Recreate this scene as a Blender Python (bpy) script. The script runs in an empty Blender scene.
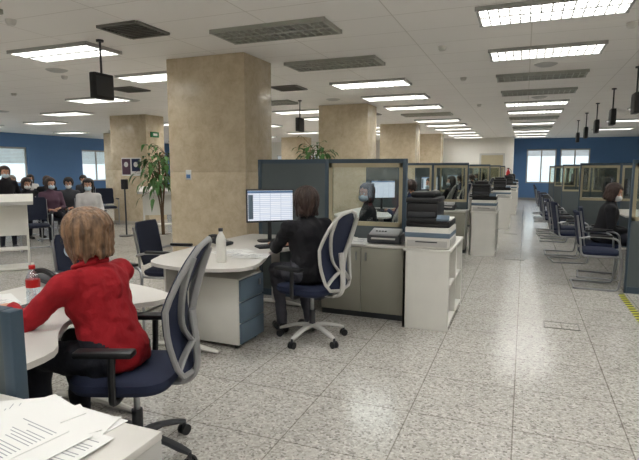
import bpy, bmesh, math, random
import numpy as np
from mathutils import Vector, Matrix, Euler
random.seed(4)
scene = bpy.context.scene
COL = scene.collection
def lin(c):
    c = c/255.0
    return c/12.92 if c <= .04045 else ((c+.055)/1.055)**2.4
def rgb(r, g, b): return (lin(r), lin(g), lin(b), 1)

# ------------------------------------------------------------ materials
def mat(name, col, rough=.55, metal=0, var=.06, scale=6, bump=0, bscale=60, emit=0, spec=.5, stretch=None):
    m = bpy.data.materials.new(name); m.use_nodes = True
    nt = m.node_tree; b = nt.nodes['Principled BSDF']
    tc = nt.nodes.new('ShaderNodeTexCoord'); n = nt.nodes.new('ShaderNodeTexNoise')
    n.inputs['Scale'].default_value = scale; n.inputs['Detail'].default_value = 4
    src = tc.outputs['Object']
    if stretch:
        mp = nt.nodes.new('ShaderNodeMapping'); mp.inputs['Scale'].default_value = stretch; nt.links.new(src, mp.inputs[0]); src = mp.outputs[0]
    nt.links.new(src, n.inputs['Vector'])
    mx = nt.nodes.new('ShaderNodeMixRGB')
    mx.inputs[1].default_value = tuple(max(0, c*(1-var)) for c in col[:3])+(1,)
    mx.inputs[2].default_value = tuple(min(1, c*(1+var)) for c in col[:3])+(1,)
    if stretch:
        cr = nt.nodes.new('ShaderNodeMapRange'); cr.inputs[1].default_value = .35; cr.inputs[2].default_value = .65
        nt.links.new(n.outputs['Fac'], cr.inputs[0]); nt.links.new(cr.outputs[0], mx.inputs[0])
    else: nt.links.new(n.outputs['Fac'], mx.inputs[0])
    nt.links.new(mx.outputs[0], b.inputs['Base Color'])
    b.inputs['Roughness'].default_value = rough; b.inputs['Metallic'].default_value = metal
    b.inputs['Specular IOR Level'].default_value = spec
    if bump:
        n2 = nt.nodes.new('ShaderNodeTexNoise'); n2.inputs['Scale'].default_value = bscale; n2.inputs['Detail'].default_value = 5
        nt.links.new(src, n2.inputs['Vector'])
        bp = nt.nodes.new('ShaderNodeBump'); bp.inputs['Strength'].default_value = bump; bp.inputs['Distance'].default_value = .02
        nt.links.new(n2.outputs['Fac'], bp.inputs['Height']); nt.links.new(bp.outputs[0], b.inputs['Normal'])
    if emit:
        nt.links.new(mx.outputs[0], b.inputs['Emission Color']); b.inputs['Emission Strength'].default_value = emit
    return m
def glassmat(name, tint=(.9, .95, .95, 1), k=.1):
    m = bpy.data.materials.new(name); m.use_nodes = True; nt = m.node_tree; nt.nodes.clear()
    o = nt.nodes.new('ShaderNodeOutputMaterial'); t = nt.nodes.new('ShaderNodeBsdfTransparent'); g = nt.nodes.new('ShaderNodeBsdfGlossy')
    t.inputs[0].default_value = tint; g.inputs['Roughness'].default_value = .05
    mx = nt.nodes.new('ShaderNodeMixShader'); mx.inputs[0].default_value = k
    nt.links.new(t.outputs[0], mx.inputs[1]); nt.links.new(g.outputs[0], mx.inputs[2]); nt.links.new(mx.outputs[0], o.inputs[0])
    return m
def floormat():
    m = bpy.data.materials.new('terrazzo'); m.use_nodes = True; nt = m.node_tree; b = nt.nodes['Principled BSDF']; L = nt.links
    tc = nt.nodes.new('ShaderNodeTexCoord')
    v = nt.nodes.new('ShaderNodeTexVoronoi'); v.inputs['Scale'].default_value = 80; L.new(tc.outputs['Object'], v.inputs['Vector'])
    sep = nt.nodes.new('ShaderNodeSeparateColor'); L.new(v.outputs['Color'], sep.inputs[0])
    r = nt.nodes.new('ShaderNodeValToRGB'); L.new(sep.outputs[0], r.inputs[0])
    e = r.color_ramp.elements; e[0].position = 0; e[0].color = rgb(138, 134, 128); e[1].position = 1; e[1].color = rgb(214, 211, 204)
    for p, c in ((.13, rgb(164, 160, 153)), (.35, rgb(184, 180, 173)), (.75, rgb(194, 191, 184))):
        q = e.new(p); q.color = c
    n = nt.nodes.new('ShaderNodeTexNoise'); n.inputs['Scale'].default_value = 1.2; n.inputs['Detail'].default_value = 3; L.new(tc.outputs['Object'], n.inputs['Vector'])
    mr = nt.nodes.new('ShaderNodeMapRange'); mr.inputs[3].default_value = .94; mr.inputs[4].default_value = 1.06; L.new(n.outputs['Fac'], mr.inputs[0])
    br = nt.nodes.new('ShaderNodeTexBrick'); br.offset = 0; br.inputs['Color1'].default_value = (1, 1, 1, 1); br.inputs['Color2'].default_value = (.95, .95, .95, 1)
    br.inputs['Mortar'].default_value = (.52, .5, .48, 1); br.inputs['Scale'].default_value = 1; br.inputs['Mortar Size'].default_value = .004
    br.inputs['Brick Width'].default_value = .6; br.inputs['Row Height'].default_value = .6; L.new(tc.outputs['Object'], br.inputs['Vector'])
    m1 = nt.nodes.new('ShaderNodeMixRGB'); m1.blend_type = 'MULTIPLY'; m1.inputs[0].default_value = 1
    L.new(r.outputs[0], m1.inputs[1]); L.new(br.outputs['Color'], m1.inputs[2])
    m2 = nt.nodes.new('ShaderNodeMixRGB'); m2.blend_type = 'MULTIPLY'; m2.inputs[0].default_value = 1
    L.new(m1.outputs[0], m2.inputs[1]); L.new(mr.outputs[0], m2.inputs[2]); L.new(m2.outputs[0], b.inputs['Base Color'])
    b.inputs['Roughness'].default_value = .18
    return m
def ceilmat():
    m = bpy.data.materials.new('ceiling_panels'); m.use_nodes = True; nt = m.node_tree; b = nt.nodes['Principled BSDF']; L = nt.links
    tc = nt.nodes.new('ShaderNodeTexCoord')
    br = nt.nodes.new('ShaderNodeTexBrick'); br.offset = 0; br.inputs['Color1'].default_value = rgb(248, 245, 240); br.inputs['Color2'].default_value = rgb(245, 242, 237)
    br.inputs['Mortar'].default_value = rgb(220, 216, 208); br.inputs['Scale'].default_value = 1; br.inputs['Mortar Size'].default_value = .006
    br.inputs['Brick Width'].default_value = 1.2; br.inputs['Row Height'].default_value = .6; L.new(tc.outputs['Object'], br.inputs['Vector'])
    L.new(br.outputs['Color'], b.inputs['Base Color']); b.inputs['Roughness'].default_value = .6
    return m
def marblemat():
    m = bpy.data.materials.new('travertine'); m.use_nodes = True; nt = m.node_tree; b = nt.nodes['Principled BSDF']; L = nt.links
    tc = nt.nodes.new('ShaderNodeTexCoord')
    n = nt.nodes.new('ShaderNodeTexNoise'); n.inputs['Scale'].default_value = 6; n.inputs['Detail'].default_value = 12; n.inputs['Roughness'].default_value = .75; n.inputs['Distortion'].default_value = .3
    L.new(tc.outputs['Object'], n.inputs['Vector'])
    r = nt.nodes.new('ShaderNodeValToRGB'); L.new(n.outputs['Fac'], r.inputs[0]); e = r.color_ramp.elements
    e[0].position = .28; e[0].color = rgb(190, 172, 142); e[1].position = .72; e[1].color = rgb(224, 211, 187)
    q = e.new(.5); q.color = rgb(210, 194, 166)
    L.new(r.outputs[0], b.inputs['Base Color']); b.inputs['Roughness'].default_value = .25
    return m
def screenmat():
    m = bpy.data.materials.new('screen_page'); m.use_nodes = True; nt = m.node_tree; b = nt.nodes['Principled BSDF']; L = nt.links
    tc = nt.nodes.new('ShaderNodeTexCoord'); sp = nt.nodes.new('ShaderNodeSeparateXYZ'); cb = nt.nodes.new('ShaderNodeCombineXYZ')
    L.new(tc.outputs['Object'], sp.inputs[0]); L.new(sp.outputs[1], cb.inputs[0]); L.new(sp.outputs[2], cb.inputs[1])
    br = nt.nodes.new('ShaderNodeTexBrick'); br.offset = 0; br.inputs['Color1'].default_value = rgb(238, 242, 248); br.inputs['Color2'].default_value = rgb(222, 230, 243)
    br.inputs['Mortar'].default_value = rgb(186, 196, 214); br.inputs['Scale'].default_value = 1; br.inputs['Mortar Size'].default_value = .003
    br.inputs['Brick Width'].default_value = .11; br.inputs['Row Height'].default_value = .02
    L.new(cb.outputs[0], br.inputs['Vector'])
    L.new(br.outputs['Color'], b.inputs['Emission Color']); b.inputs['Emission Strength'].default_value = .9
    b.inputs['Base Color'].default_value = (.05, .05, .05, 1); b.inputs['Roughness'].default_value = .3
    return m

M = {}
M['floor'] = floormat(); M['ceil'] = ceilmat(); M['marble'] = marblemat(); M['screen'] = screenmat()
M['white'] = mat('white_laminate', rgb(222, 220, 213), .45)
M['desk'] = mat('desk_laminate', rgb(208, 205, 199), .4)
M['edge'] = mat('desk_edge', rgb(196, 188, 176), .5)
M['wallw'] = mat('white_plaster', rgb(230, 227, 219), .8, var=.03)
M['wallb'] = mat('blue_plaster', rgb(98, 136, 184), .8, var=.04)
M['teal'] = mat('partition_frame', rgb(58, 76, 90), .45)
M['fabric'] = mat('partition_fabric', rgb(92, 100, 102), .9, bump=.2, bscale=300)
M['beige'] = mat('window_trim_beige', rgb(178, 168, 140), .6)
M['cabd'] = mat('cabinet_door', rgb(142, 140, 128), .5)
M['drawer'] = mat('drawer_blue_grey', rgb(98, 116, 132), .5)
M['grey'] = mat('grey_plastic', rgb(150, 150, 150), .45)
M['lgrey'] = mat('light_grey_plastic', rgb(190, 189, 185), .45)
M['dgrey'] = mat('dark_grey_plastic', rgb(56, 58, 62), .5)
M['black'] = mat('black_plastic', rgb(22, 23, 26), .45)
M['metal'] = mat('brushed_metal', rgb(170, 172, 175), .3, .9)
M['blue'] = mat('blue_upholstery', rgb(33, 42, 68), .85, bump=.25, bscale=250)
M['navy'] = mat('navy_upholstery', rgb(27, 34, 54), .85, bump=.25, bscale=250)
M['paper'] = mat('paper', rgb(232, 232, 229), .8, var=.02)
M['ink'] = mat('ink', rgb(165, 167, 172), .8)
M['red'] = mat('red_plastic', rgb(190, 30, 30), .4)
M['green'] = mat('green_plastic', rgb(20, 110, 60), .4)
M['leaf'] = mat('leaf', rgb(62, 104, 44), .5, var=.35, scale=5)
M['bark'] = mat('bark', rgb(98, 76, 54), .9, bump=.4)
M['pot'] = mat('ceramic_pot', rgb(190, 186, 178), .5)
M['soil'] = mat('soil', rgb(60, 46, 36), .95)
M['lamp'] = mat('lamp_diffuser', rgb(251, 250, 248), .5, emit=16, var=0.0)
M['lampoff'] = mat('lamp_diffuser_off', rgb(138, 140, 132), .4)
M['fin'] = mat('louvre_fin', rgb(180, 180, 176), .35)
M['finoff'] = mat('louvre_fin_off', rgb(172, 174, 164), .35)
M['vent'] = mat('vent_metal', rgb(112, 110, 104), .5)
M['glass'] = glassmat('clear_glass'); M['glassd'] = glassmat('tinted_glass', (.78, .8, .76, 1), .08)
M['bottle'] = glassmat('pet_plastic', (.82, .88, .92, 1), .22)
M['yellow'] = mat('yellow_tape', rgb(190, 190, 70), .6)
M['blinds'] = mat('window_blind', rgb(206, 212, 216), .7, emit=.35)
M['skin'] = mat('skin', rgb(206, 158, 132), .55, bump=.05)
M['lip'] = mat('lips', rgb(176, 98, 90), .5)
M['eyew'] = mat('eye_white', rgb(230, 228, 222), .3)
M['mask'] = mat('surgical_mask', rgb(196, 214, 226), .8)
M['maskw'] = mat('white_mask', rgb(232, 232, 232), .8)
M['jred'] = mat('red_fleece', rgb(160, 15, 28), .9, var=.18, scale=9, bump=.45, bscale=22)
M['jblack'] = mat('black_knit', rgb(22, 22, 27), .92, var=.2, bump=.3, bscale=40)
M['jeans'] = mat('grey_jeans', rgb(78, 78, 86), .9, var=.15, bump=.3, bscale=50)
M['darkt'] = mat('dark_trousers', rgb(30, 32, 42), .9, var=.15, bump=.2)
M['shoe'] = mat('shoe_leather', rgb(22, 22, 24), .5)
M['cwhite'] = mat('white_blouse', rgb(208, 206, 206), .9, bump=.2)
M['cpurple'] = mat('mauve_jumper', rgb(92, 66, 82), .9, bump=.2)
M['cblue'] = mat('blue_coat', rgb(42, 54, 84), .9, bump=.2)
M['cgrey'] = mat('grey_coat', rgb(66, 68, 74), .9, bump=.2)
def hairmat(n, c, v=.35): return mat(n, c, .45, var=v, scale=40, bump=.9, bscale=60, stretch=(1, 1, .14))
M['hblond'] = hairmat('ash_blond_hair', rgb(128, 99, 74), .55); M['hbrown'] = hairmat('dark_brown_hair', rgb(52, 36, 30)); M['hblack'] = hairmat('black_hair', rgb(30, 25, 24)); M['hgrey'] = hairmat('grey_hair', rgb(140, 134, 128))

# ------------------------------------------------------------ mesh builder
def smoothpts(pts, n=5):
    P = [Vector(p) for p in pts]; P = [P[0]*2-P[1]]+P+[P[-1]*2-P[-2]]; out = []
    for i in range(1, len(P)-2):
        a, b, c, d = P[i-1:i+3]
        for k in range(n):
            t = k/n
            out.append(.5*((2*b)+(c-a)*t+(2*a-5*b+4*c-d)*t*t+(3*b-3*c+d-a)*t**3))
    out.append(P[-2]); return out
class MB:
    def __init__(s): s.V = []; s.F = []; s.Mi = []; s.mats = []
    def mi(s, m):
        if m not in s.mats: s.mats.append(m)
        return s.mats.index(m)
    def add(s, V, F, m, T=None):
        o = len(s.V)
        s.V += [tuple(T @ Vector(v)) if T else tuple(v) for v in V]
        s.F += [tuple(i+o for i in f) for f in F]
        if isinstance(m, (list, tuple)): s.Mi += [s.mi(x) for x in m]
        else: s.Mi += [s.mi(m)]*len(F)
    def merge(s, other, T=None):
        s.add(other.V, other.F, [other.mats[i] for i in other.Mi], T)
    def box(s, c, d, m, rot=(0, 0, 0), bev=0):
        bm = bmesh.new(); bmesh.ops.create_cube(bm, size=1)
        for v in bm.verts: v.co = Vector((v.co.x*d[0], v.co.y*d[1], v.co.z*d[2]))
        if bev: bmesh.ops.bevel(bm, geom=bm.edges[:], offset=bev, segments=2, affect='EDGES', profile=.5)
        bm.verts.index_update()
        T = Matrix.Translation(Vector(c)) @ Euler(rot).to_matrix().to_4x4()
        s.add([v.co.copy() for v in bm.verts], [[v.index for v in f.verts] for f in bm.faces], m, T); bm.free()
    def bx(s, x0, x1, y0, y1, z0, z1, m, bev=0):
        s.box(((x0+x1)/2, (y0+y1)/2, (z0+z1)/2), (abs(x1-x0), abs(y1-y0), abs(z1-z0)), m, bev=bev)
    def rings(s, R, m, cap=True):
        n = len(R[0]); V = [p for r in R for p in r]; F = []
        for i in range(len(R)-1):
            for j in range(n):
                F.append((i*n+j, i*n+(j+1) % n, (i+1)*n+(j+1) % n, (i+1)*n+j))
        if cap: F.append(tuple(range(n))[::-1]); F.append(tuple((len(R)-1)*n+j for j in range(n)))
        s.add(V, F, m)
    def tube(s, pts, r, m, seg=8, flat=1.0):
        P = [Vector(p) for p in pts]; R = []
        t = (P[1]-P[0]).normalized(); up = Vector((0, 0, 1)) if abs(t.z) < .9 else Vector((0, 1, 0))
        a = (up-t*up.dot(t)).normalized()
        for i, p in enumerate(P):
            t = (P[min(i+1, len(P)-1)]-P[max(i-1, 0)]).normalized()
            a = (a-t*a.dot(t)).normalized(); b = t.cross(a)
            rr = r[i] if isinstance(r, (list, tuple)) else r
            R.append([p+a*rr*flat*math.cos(k*2*math.pi/seg)+b*rr*math.sin(k*2*math.pi/seg) for k in range(seg)])
        s.rings(R, m)
    def cyl(s, p0, p1, r0, m, r1=None, seg=18): s.tube([p0, p1], [r0, r0 if r1 is None else r1], m, seg)
    def ball(s, c, r, m, R=None, seg=14, rg=9):
        if not isinstance(r, (tuple, list)): r = (r, r, r)
        V = [(0, 0, r[2])]; F = []
        for i in range(1, rg):
            th = math.pi*i/rg
            for j in range(seg):
                ph = 2*math.pi*j/seg; V.append((r[0]*math.sin(th)*math.cos(ph), r[1]*math.sin(th)*math.sin(ph), r[2]*math.cos(th)))
        V.append((0, 0, -r[2])); n = len(V)-1
        for j in range(seg):
            F.append((0, 1+j, 1+(j+1) % seg)); F.append((n, n-seg+(j+1) % seg, n-seg+j))
        for i in range(rg-2):
            for j in range(seg):
                a = 1+i*seg; F.append((a+j, a+seg+j, a+seg+(j+1) % seg, a+(j+1) % seg))
        T = Matrix.Translation(Vector(c)) @ (R.to_4x4() if R else Matrix.Identity(4)); s.add(V, F, m, T)
    def cap(s, p0, p1, r0, r1, m, seg=12):
        s.ball(p0, r0, m, seg=seg, rg=8); s.ball(p1, r1, m, seg=seg, rg=8); s.tube([p0, p1], [r0, r1], m, seg)
    def prism(s, poly, z0, z1, m):
        s.rings([[(x, y, z0) for x, y in poly], [(x, y, z1) for x, y in poly]], m)
    def lathe(s, prof, m, c=(0, 0, 0), seg=20):
        s.rings([[(c[0]+r*math.cos(2*math.pi*k/seg), c[1]+r*math.sin(2*math.pi*k/seg), c[2]+z) for k in range(seg)] for r, z in prof], m)
    def mesh(s, name, sharp=38):
        me = bpy.data.meshes.new(name); me.from_pydata(s.V, [], s.F)
        for m in s.mats: me.materials.append(m)
        me.polygons.foreach_set('material_index', s.Mi)
        bm = bmesh.new(); bm.from_mesh(me); bmesh.ops.recalc_face_normals(bm, faces=bm.faces)
        lim = math.radians(sharp)
        for f in bm.faces: f.smooth = True
        for e in bm.edges:
            if len(e.link_faces) == 2 and e.calc_face_angle(0) > lim: e.smooth = False
        bm.to_mesh(me); bm.free(); me.update(); return me
    def obj(s, name, loc=(0, 0, 0), rz=0, sharp=38): return inst(s.mesh(name, sharp), name, loc, rz)
def inst(me, name, loc=(0, 0, 0), rz=0, sc=1):
    o = bpy.data.objects.new(name, me); COL.objects.link(o); o.location = loc; o.rotation_euler = (0, 0, math.radians(rz)); o.scale = (sc, sc, sc); return o
def remesh(mb, voxel, it=3, disp=0, dscale=.1):
    me = bpy.data.meshes.new('t'); me.from_pydata(mb.V, [], mb.F)
    bm = bmesh.new(); bm.from_mesh(me); bmesh.ops.recalc_face_normals(bm, faces=bm.faces); bm.to_mesh(me); bm.free()
    o = bpy.data.objects.new('t', me); COL.objects.link(o)
    r = o.modifiers.new('r', 'REMESH'); r.mode = 'VOXEL'; r.voxel_size = voxel
    if disp:
        tx = bpy.data.textures.new('clouds', 'CLOUDS'); tx.noise_scale = dscale
        d = o.modifiers.new('d', 'DISPLACE'); d.texture = tx; d.strength = disp; d.mid_level = .5
    s = o.modifiers.new('s', 'SMOOTH'); s.factor = .5; s.iterations = it
    dg = bpy.context.evaluated_depsgraph_get(); dg.update()
    e = o.evaluated_get(dg).to_mesh()
    V = [v.co.copy() for v in e.vertices]; F = [tuple(p.vertices) for p in e.polygons]
    o.evaluated_get(dg).to_mesh_clear(); bpy.data.objects.remove(o); bpy.data.meshes.remove(me)
    return V, F

# ------------------------------------------------------------ people
def ik(s, w, l1, l2, pole):
    d = w-s; Ln = min(d.length, l1+l2-.006); dn = d.normalized()
    a = (l1*l1-l2*l2+Ln*Ln)/(2*Ln); h = math.sqrt(max(0, l1*l1-a*a)); p = pole-dn*pole.dot(dn)
    return s+dn*a+p.normalized()*h, s+dn*Ln
def head(P):
    hi = P.get('hi', False); out = MB(); g = MB(); k = M['skin']
    g.ball((-.01, 0, .03), (.094, .076, .085), k, seg=24, rg=16)
    g.ball((.022, 0, -.03), (.062, .058, .082), k, seg=20, rg=14)
    g.ball((.052, 0, -.09), (.026, .028, .022), k); g.ball((.055, .03, -.03), (.026, .024, .03), k); g.ball((.055, -.03, -.03), (.026, .024, .03), k)
    g.cap((.08, 0, .012), (.098, 0, -.024), .008, .012, k); g.ball((.09, .011, -.03), (.011, .008, .007), k); g.ball((.09, -.011, -.03), (.011, .008, .007), k)
    g.ball((.078, 0, -.055), (.014, .024, .011), k)
    for sd in (1, -1):
        g.ball((-.005, .077*sd, -.005), (.02, .01, .032), k, seg=10); g.cap((.078, .014*sd, .027), (.068, .046*sd, .027), .007, .006, k)
    V, F = remesh(g, .0045 if hi else .008, 2); out.add(V, F, k)
    out.ball((.083, 0, -.053), (.011, .022, .0045), M['lip'], seg=12, rg=6); out.ball((.084, 0, -.061), (.01, .019, .005), M['lip'], seg=12, rg=6)
    for sd in (1, -1):
        out.ball((.066, .031*sd, .005), (.013, .015, .010), M['eyew'], seg=12, rg=8); out.ball((.0765, .031*sd, .005), (.004, .006, .006), M['black'], seg=10, rg=6)
        out.cap((.084, .016*sd, .028), (.074, .046*sd, .03), .0035, .0025, P['hair'], seg=6)
    if P.get('mask'):
        mk = M[P['mask']]; out.ball((.04, 0, -.052), (.08, .064, .052), mk, seg=20, rg=12)
        for sd in (1, -1): out.tube(smoothpts([(.045, .06*sd, -.03), (.01, .078*sd, -.02), (-.012, .084*sd, -.012), (.01, .078*sd, -.04), (.04, .06*sd, -.07)], 4), .0018, mk, 5)
    if P.get('glasses'):
        for sd in (1, -1):
            out.tube([(.094, .031*sd+.024*math.cos(a), .003+.018*math.sin(a)) for a in [i*math.pi/8 for i in range(17)]], .002, M['black'], 5)
            out.tube([(.09, .054*sd, .006), (-.005, .083*sd, .008)], .002, M['black'], 5)
        out.tube([(.094, -.008, .006), (.094, .008, .006)], .002, M['black'], 5)
    h = MB(); hm = P['hair']; st = P.get('style', 'bob'); Lz = {'bob': -.10, 'short': -.035, 'long': -.2}[st]; hs = P.get('hs', 1.0)
    h.ball((-.028, 0, .045), (.088, .083, .083), hm, seg=20, rg=12)
    rnd = random.Random(P.get('seed', 1)); n = 90 if hi else 34; rr = .010 if hi else .017
    for i in range(n):
        ph = (i+rnd.random()*.6)*2*math.pi/n; af = abs((ph+math.pi) % (2*math.pi)-math.pi); pts = []
        front = af < 1.05; zend = .07 if front else (Lz if af > 1.25 or st != 'short' else .01); zend += rnd.uniform(-.03, .022)
        ex = (1 if front else hs)+rnd.uniform(-.03, .07)
        for q in range(9):
            th = .05+q*.19; x = -.016+.099*ex*math.sin(th)*math.cos(ph); y = .087*ex*math.sin(th)*math.sin(ph); z = .03+.094*(1+(ex-1)*.5)*math.cos(th)
            if z < zend: break
            pts.append((x, y, z))
        if not front and len(pts) > 2:
            x, y, z = pts[-1]; w = 0; wob = rnd.uniform(0, 6)
            while z > zend:
                z -= .02; w += 1; flare = 1-.02*w
                pts.append((max(x, -.13)+(.004*w if x < -.05 else -.004)+.006*math.sin(w+wob), y*flare+.006*math.cos(w+wob), z))
        if len(pts) > 1: h.tube(pts, [rr*(hs if hi else 1)]*(len(pts)-1)+[rr*.4], hm, 6)
    if st != 'short':
        h.ball((-.06, 0, -.03), (.05*hs, .066*hs, .075), hm); h.ball((-.035, 0, .03), (.084*hs, .08*hs, .08), hm, seg=20, rg=12) if hs > 1 else None
    V, F = remesh(h, .0042 if hi else .009, 1); out.add(V, F, hm)
    return out
def hand(o, d, n, side, curl, hi):
    d = d.normalized(); n = (n-d*n.dot(d)).normalized(); l = n.cross(d)*side
    W = lambda x, y, z: o+d*x+l*y+n*z
    g = MB(); k = M['skin']
    g.rings([[W(x, w*math.cos(a), t*math.sin(a)) for a in [i*2*math.pi/14 for i in range(14)]] for x, w, t in ((-.02, .024, .019), (.01, .027, .017), (.035, .036, .016), (.065, .041, .015), (.088, .039, .012), (.094, .034, .008))], k)
    for y, Ln in ((.030, .070), (.010, .080), (-.010, .073), (-.029, .056)):
        p = W(.086, y, 0); ang = curl*.5
        for q, (fr, r0, r1) in enumerate(((.45, .0092, .0085), (.3, .0085, .0078), (.25, .0078, .0066))):
            e = p+(d*math.cos(ang)-n*math.sin(ang)+l*(y*1.2))*Ln*fr*1.05; g.cap(p, e, r0, r1, k, seg=9); p = e; ang += curl
    p = W(.02, .022, -.004)
    for q, (dx, dy, dz, r) in enumerate(((.032, .026, -.008, .0125), (.026, .012, -.008, .0105), (.02, .004, -.006, .0085))):
        e = p+d*dx+l*dy+n*dz; g.cap(p, e, r+.001, r, k, seg=9); p = e
    if hi: V, F = remesh(g, .0032, 2); r = MB(); r.add(V, F, k); return r
    return g
def person(name, P):
    """local frame: faces +X, left is +Y, origin on the floor under the hips"""
    hi = P.get('hi', False); stand = P.get('stand', False); g = MB(); caps = []; k = M['skin']
    hz = P.get('hz', .93 if stand else .565); Lr = math.radians(P.get('lean', 5))
    sv = Vector((math.sin(Lr), 0, math.cos(Lr))); fv = Vector((math.cos(Lr), 0, -math.sin(Lr))); H = Vector((0, 0, hz))
    C = lambda t, f=0, y=0: H+sv*t+fv*f+Vector((0, y, 0))
    wd = P.get('wide', 1.0)
    secs = [(-.09, .10, .08, 0), (-.07, .155, .11, 0), (0, .178, .128, 0), (.09, .158, .118, .005), (.19, .148, .112, .01), (.29, .162, .118, .012), (.37, .172, .112, .005), (.42, .15, .092, 0), (.455, .10, .07, 0), (.49, .058, .055, .0)]
    g.rings([[C(t, f+b*wd*math.sin(a), a_*wd*math.cos(a)) for a in [i*2*math.pi/24 for i in range(24)]] for t, a_, b, f in secs], k)
    caps.append((C(-.05), C(.44), .13, .11, 'top'))
    if P.get('bust', True):
        for sd in (1, -1): g.ball(C(.28, .075*wd, .07*sd), (.06, .07, .065), k)
    def A(p0, p1, r0, r1, lab):
        g.cap(p0, p1, r0, r1, k, seg=14); caps.append((Vector(p0), Vector(p1), r0, r1, lab))
    hc = C(.50)+Vector(P.get('headoff', (.02, 0, .115)))
    hr = (Matrix.Rotation(math.radians(P.get('yaw', 0)), 3, 'Z') @ Matrix.Rotation(math.radians(P.get('pitch', 8)), 3, 'Y'))
    A(C(.42), hc+hr @ Vector((-.022, 0, -.05)), .056, .05, 'skin'); caps.append((C(.40), C(.475), .085, .066, 'top'))
    ext = []
    for sd, nm in ((1, 'L'), (-1, 'R')):
        sh = C(.40, 0, .168*sd*wd)
        w = Vector(P.get('w'+nm, (.33, .12*sd, hz+.13)))
        pole = Vector(P.get('pole'+nm, (-.3, .5*sd, -1)))
        el, wr = ik(sh, w, .285, .255, pole)
        A(C(.39, 0, .09*sd), sh, .08, .064*wd, 'top'); A(sh, el, .058*wd, .046*wd, 'top'); A(el, wr-(wr-el)*.08, .045*wd, .034*wd, 'top')
        A(wr-(wr-el)*.15, wr, .026, .025, 'skin')
        fd = (wr-el).normalized(); hd = Vector(P.get('hd'+nm, tuple((fd+Vector((0, -.15*sd, -fd.z*.8)))) ))
        ext.append(hand(wr, hd, Vector(P.get('hn', (0, 0, 1))), 1 if nm == 'R' else -1, P.get('curl', .35), hi))
        if stand:
            hp = H+Vector((0, .09*sd, -.03)); kn = Vector((.02, .1*sd, .49)); an = Vector((-.02, .11*sd, .09))
        else:
            hp = H+Vector((.02, .09*sd, -.005)); kn = Vector(P.get('kn'+nm, (.43, .12*sd, hz-.03))); an = Vector(P.get('an'+nm, (.40, .12*sd, .09)))
        A(hp, kn, .088*wd, .064*wd, 'bot'); A(kn, an, .062*wd, .046, 'bot')
        ft = Vector(P.get('ft', (1, 0, 0))).normalized()
        A(an+Vector((0, 0, -.01)), an+Vector((-.03, 0, -.045))*1.0, .04, .04, 'shoe')
        a2 = Vector((an.x, an.y, .042)); A(a2-ft*.04, a2+ft*.16-Vector((0, 0, .008)), .04, .033, 'shoe')
    V, F = remesh(g, .010 if hi else .02, 3 if hi else 2, disp=.03 if hi else 0, dscale=.07)
    va = np.array([tuple(v) for v in V]); fc = np.array([va[list(f)].mean(0) for f in F]); best = np.full(len(F), 9.); lab = np.zeros(len(F), int)
    names = ['top', 'bot', 'skin', 'shoe']
    for p0, p1, r0, r1, L_ in caps:
        a = np.array(p0); d = np.array(p1)-a; t = np.clip(((fc-a)@d)/max(1e-9, d@d), 0, 1)
        ds = np.linalg.norm(fc-a-t[:, None]*d, axis=1)-(r0+(r1-r0)*t); w = ds < best; best[w] = ds[w]; lab[w] = names.index(L_)
    mm = {'top': P['top'], 'bot': P['bot'], 'skin': k, 'shoe': M['shoe']}
    out = MB(); out.add(V, F, [mm[names[i]] for i in lab])
    for e in ext: out.merge(e)
    out.merge(head(P), Matrix.Translation(hc) @ hr.to_4x4())
    if P.get('collar'):
        out.tube([C(.465, .072*math.cos(a), .08*math.sin(a))+Vector((0, 0, .012)) for a in [i*2*math.pi/20 for i in range(21)]], .017, P['top'], 8)
    return out.mesh(name, 80)

# ------------------------------------------------------------ room shell
ZC = 2.9
b = MB(); b.bx(-19.2, 8.2, -3.2, 26.8, -.1, 0, M['floor']); b.obj('floor')
b = MB(); b.bx(-19.2, 8.2, -3.2, 26.8, ZC, ZC+.1, M['ceil']); b.obj('ceiling')
def wall(name, axis, pos, a0, a1, ops, m, th=.15, z1=ZC):
    b = MB(); ops = sorted(ops); cur = a0
    def seg(u0, u1, z0, z1_):
        if u1-u0 < .01 or z1_-z0 < .01: return
        if axis == 'y': b.bx(u0, u1, pos, pos+th, z0, z1_, m)
        else: b.bx(pos, pos+th, u0, u1, z0, z1_, m)
    for (u0, u1, za, zb) in ops:
        seg(cur, u0, 0, z1); seg(u0, u1, 0, za); seg(u0, u1, zb, z1); cur = u1
    seg(cur, a1, 0, z1); return b.obj(name)
lops = [(9.6, 15.2, .9, 2.35), (18.0, 19.8, .9, 2.35), (20.6, 23, .9, 2.35), (4, 8, .9, 2.3)]
wall('wall_left', 'x', -19.15, -3.2, 26.8, lops, M['wallb'])
bops = [(.05, 1.35, .8, 2.4), (1.5, 2.75, .8, 2.4)]
wall('wall_back', 'y', 26.5, -19, 8, bops, M['wallb'])
wall('wall_inner', 'y', 25.0, -19, -.5, [(-12.5, -9.5, .95, 2.2)], M['wallw'])
wall('wall_right', 'x', 8.0, -3.2, 26.8, [], M['wallw'])
wall('wall_front', 'y', -3.15, -19, 8, [], M['wallw'])
wi = 0
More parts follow.
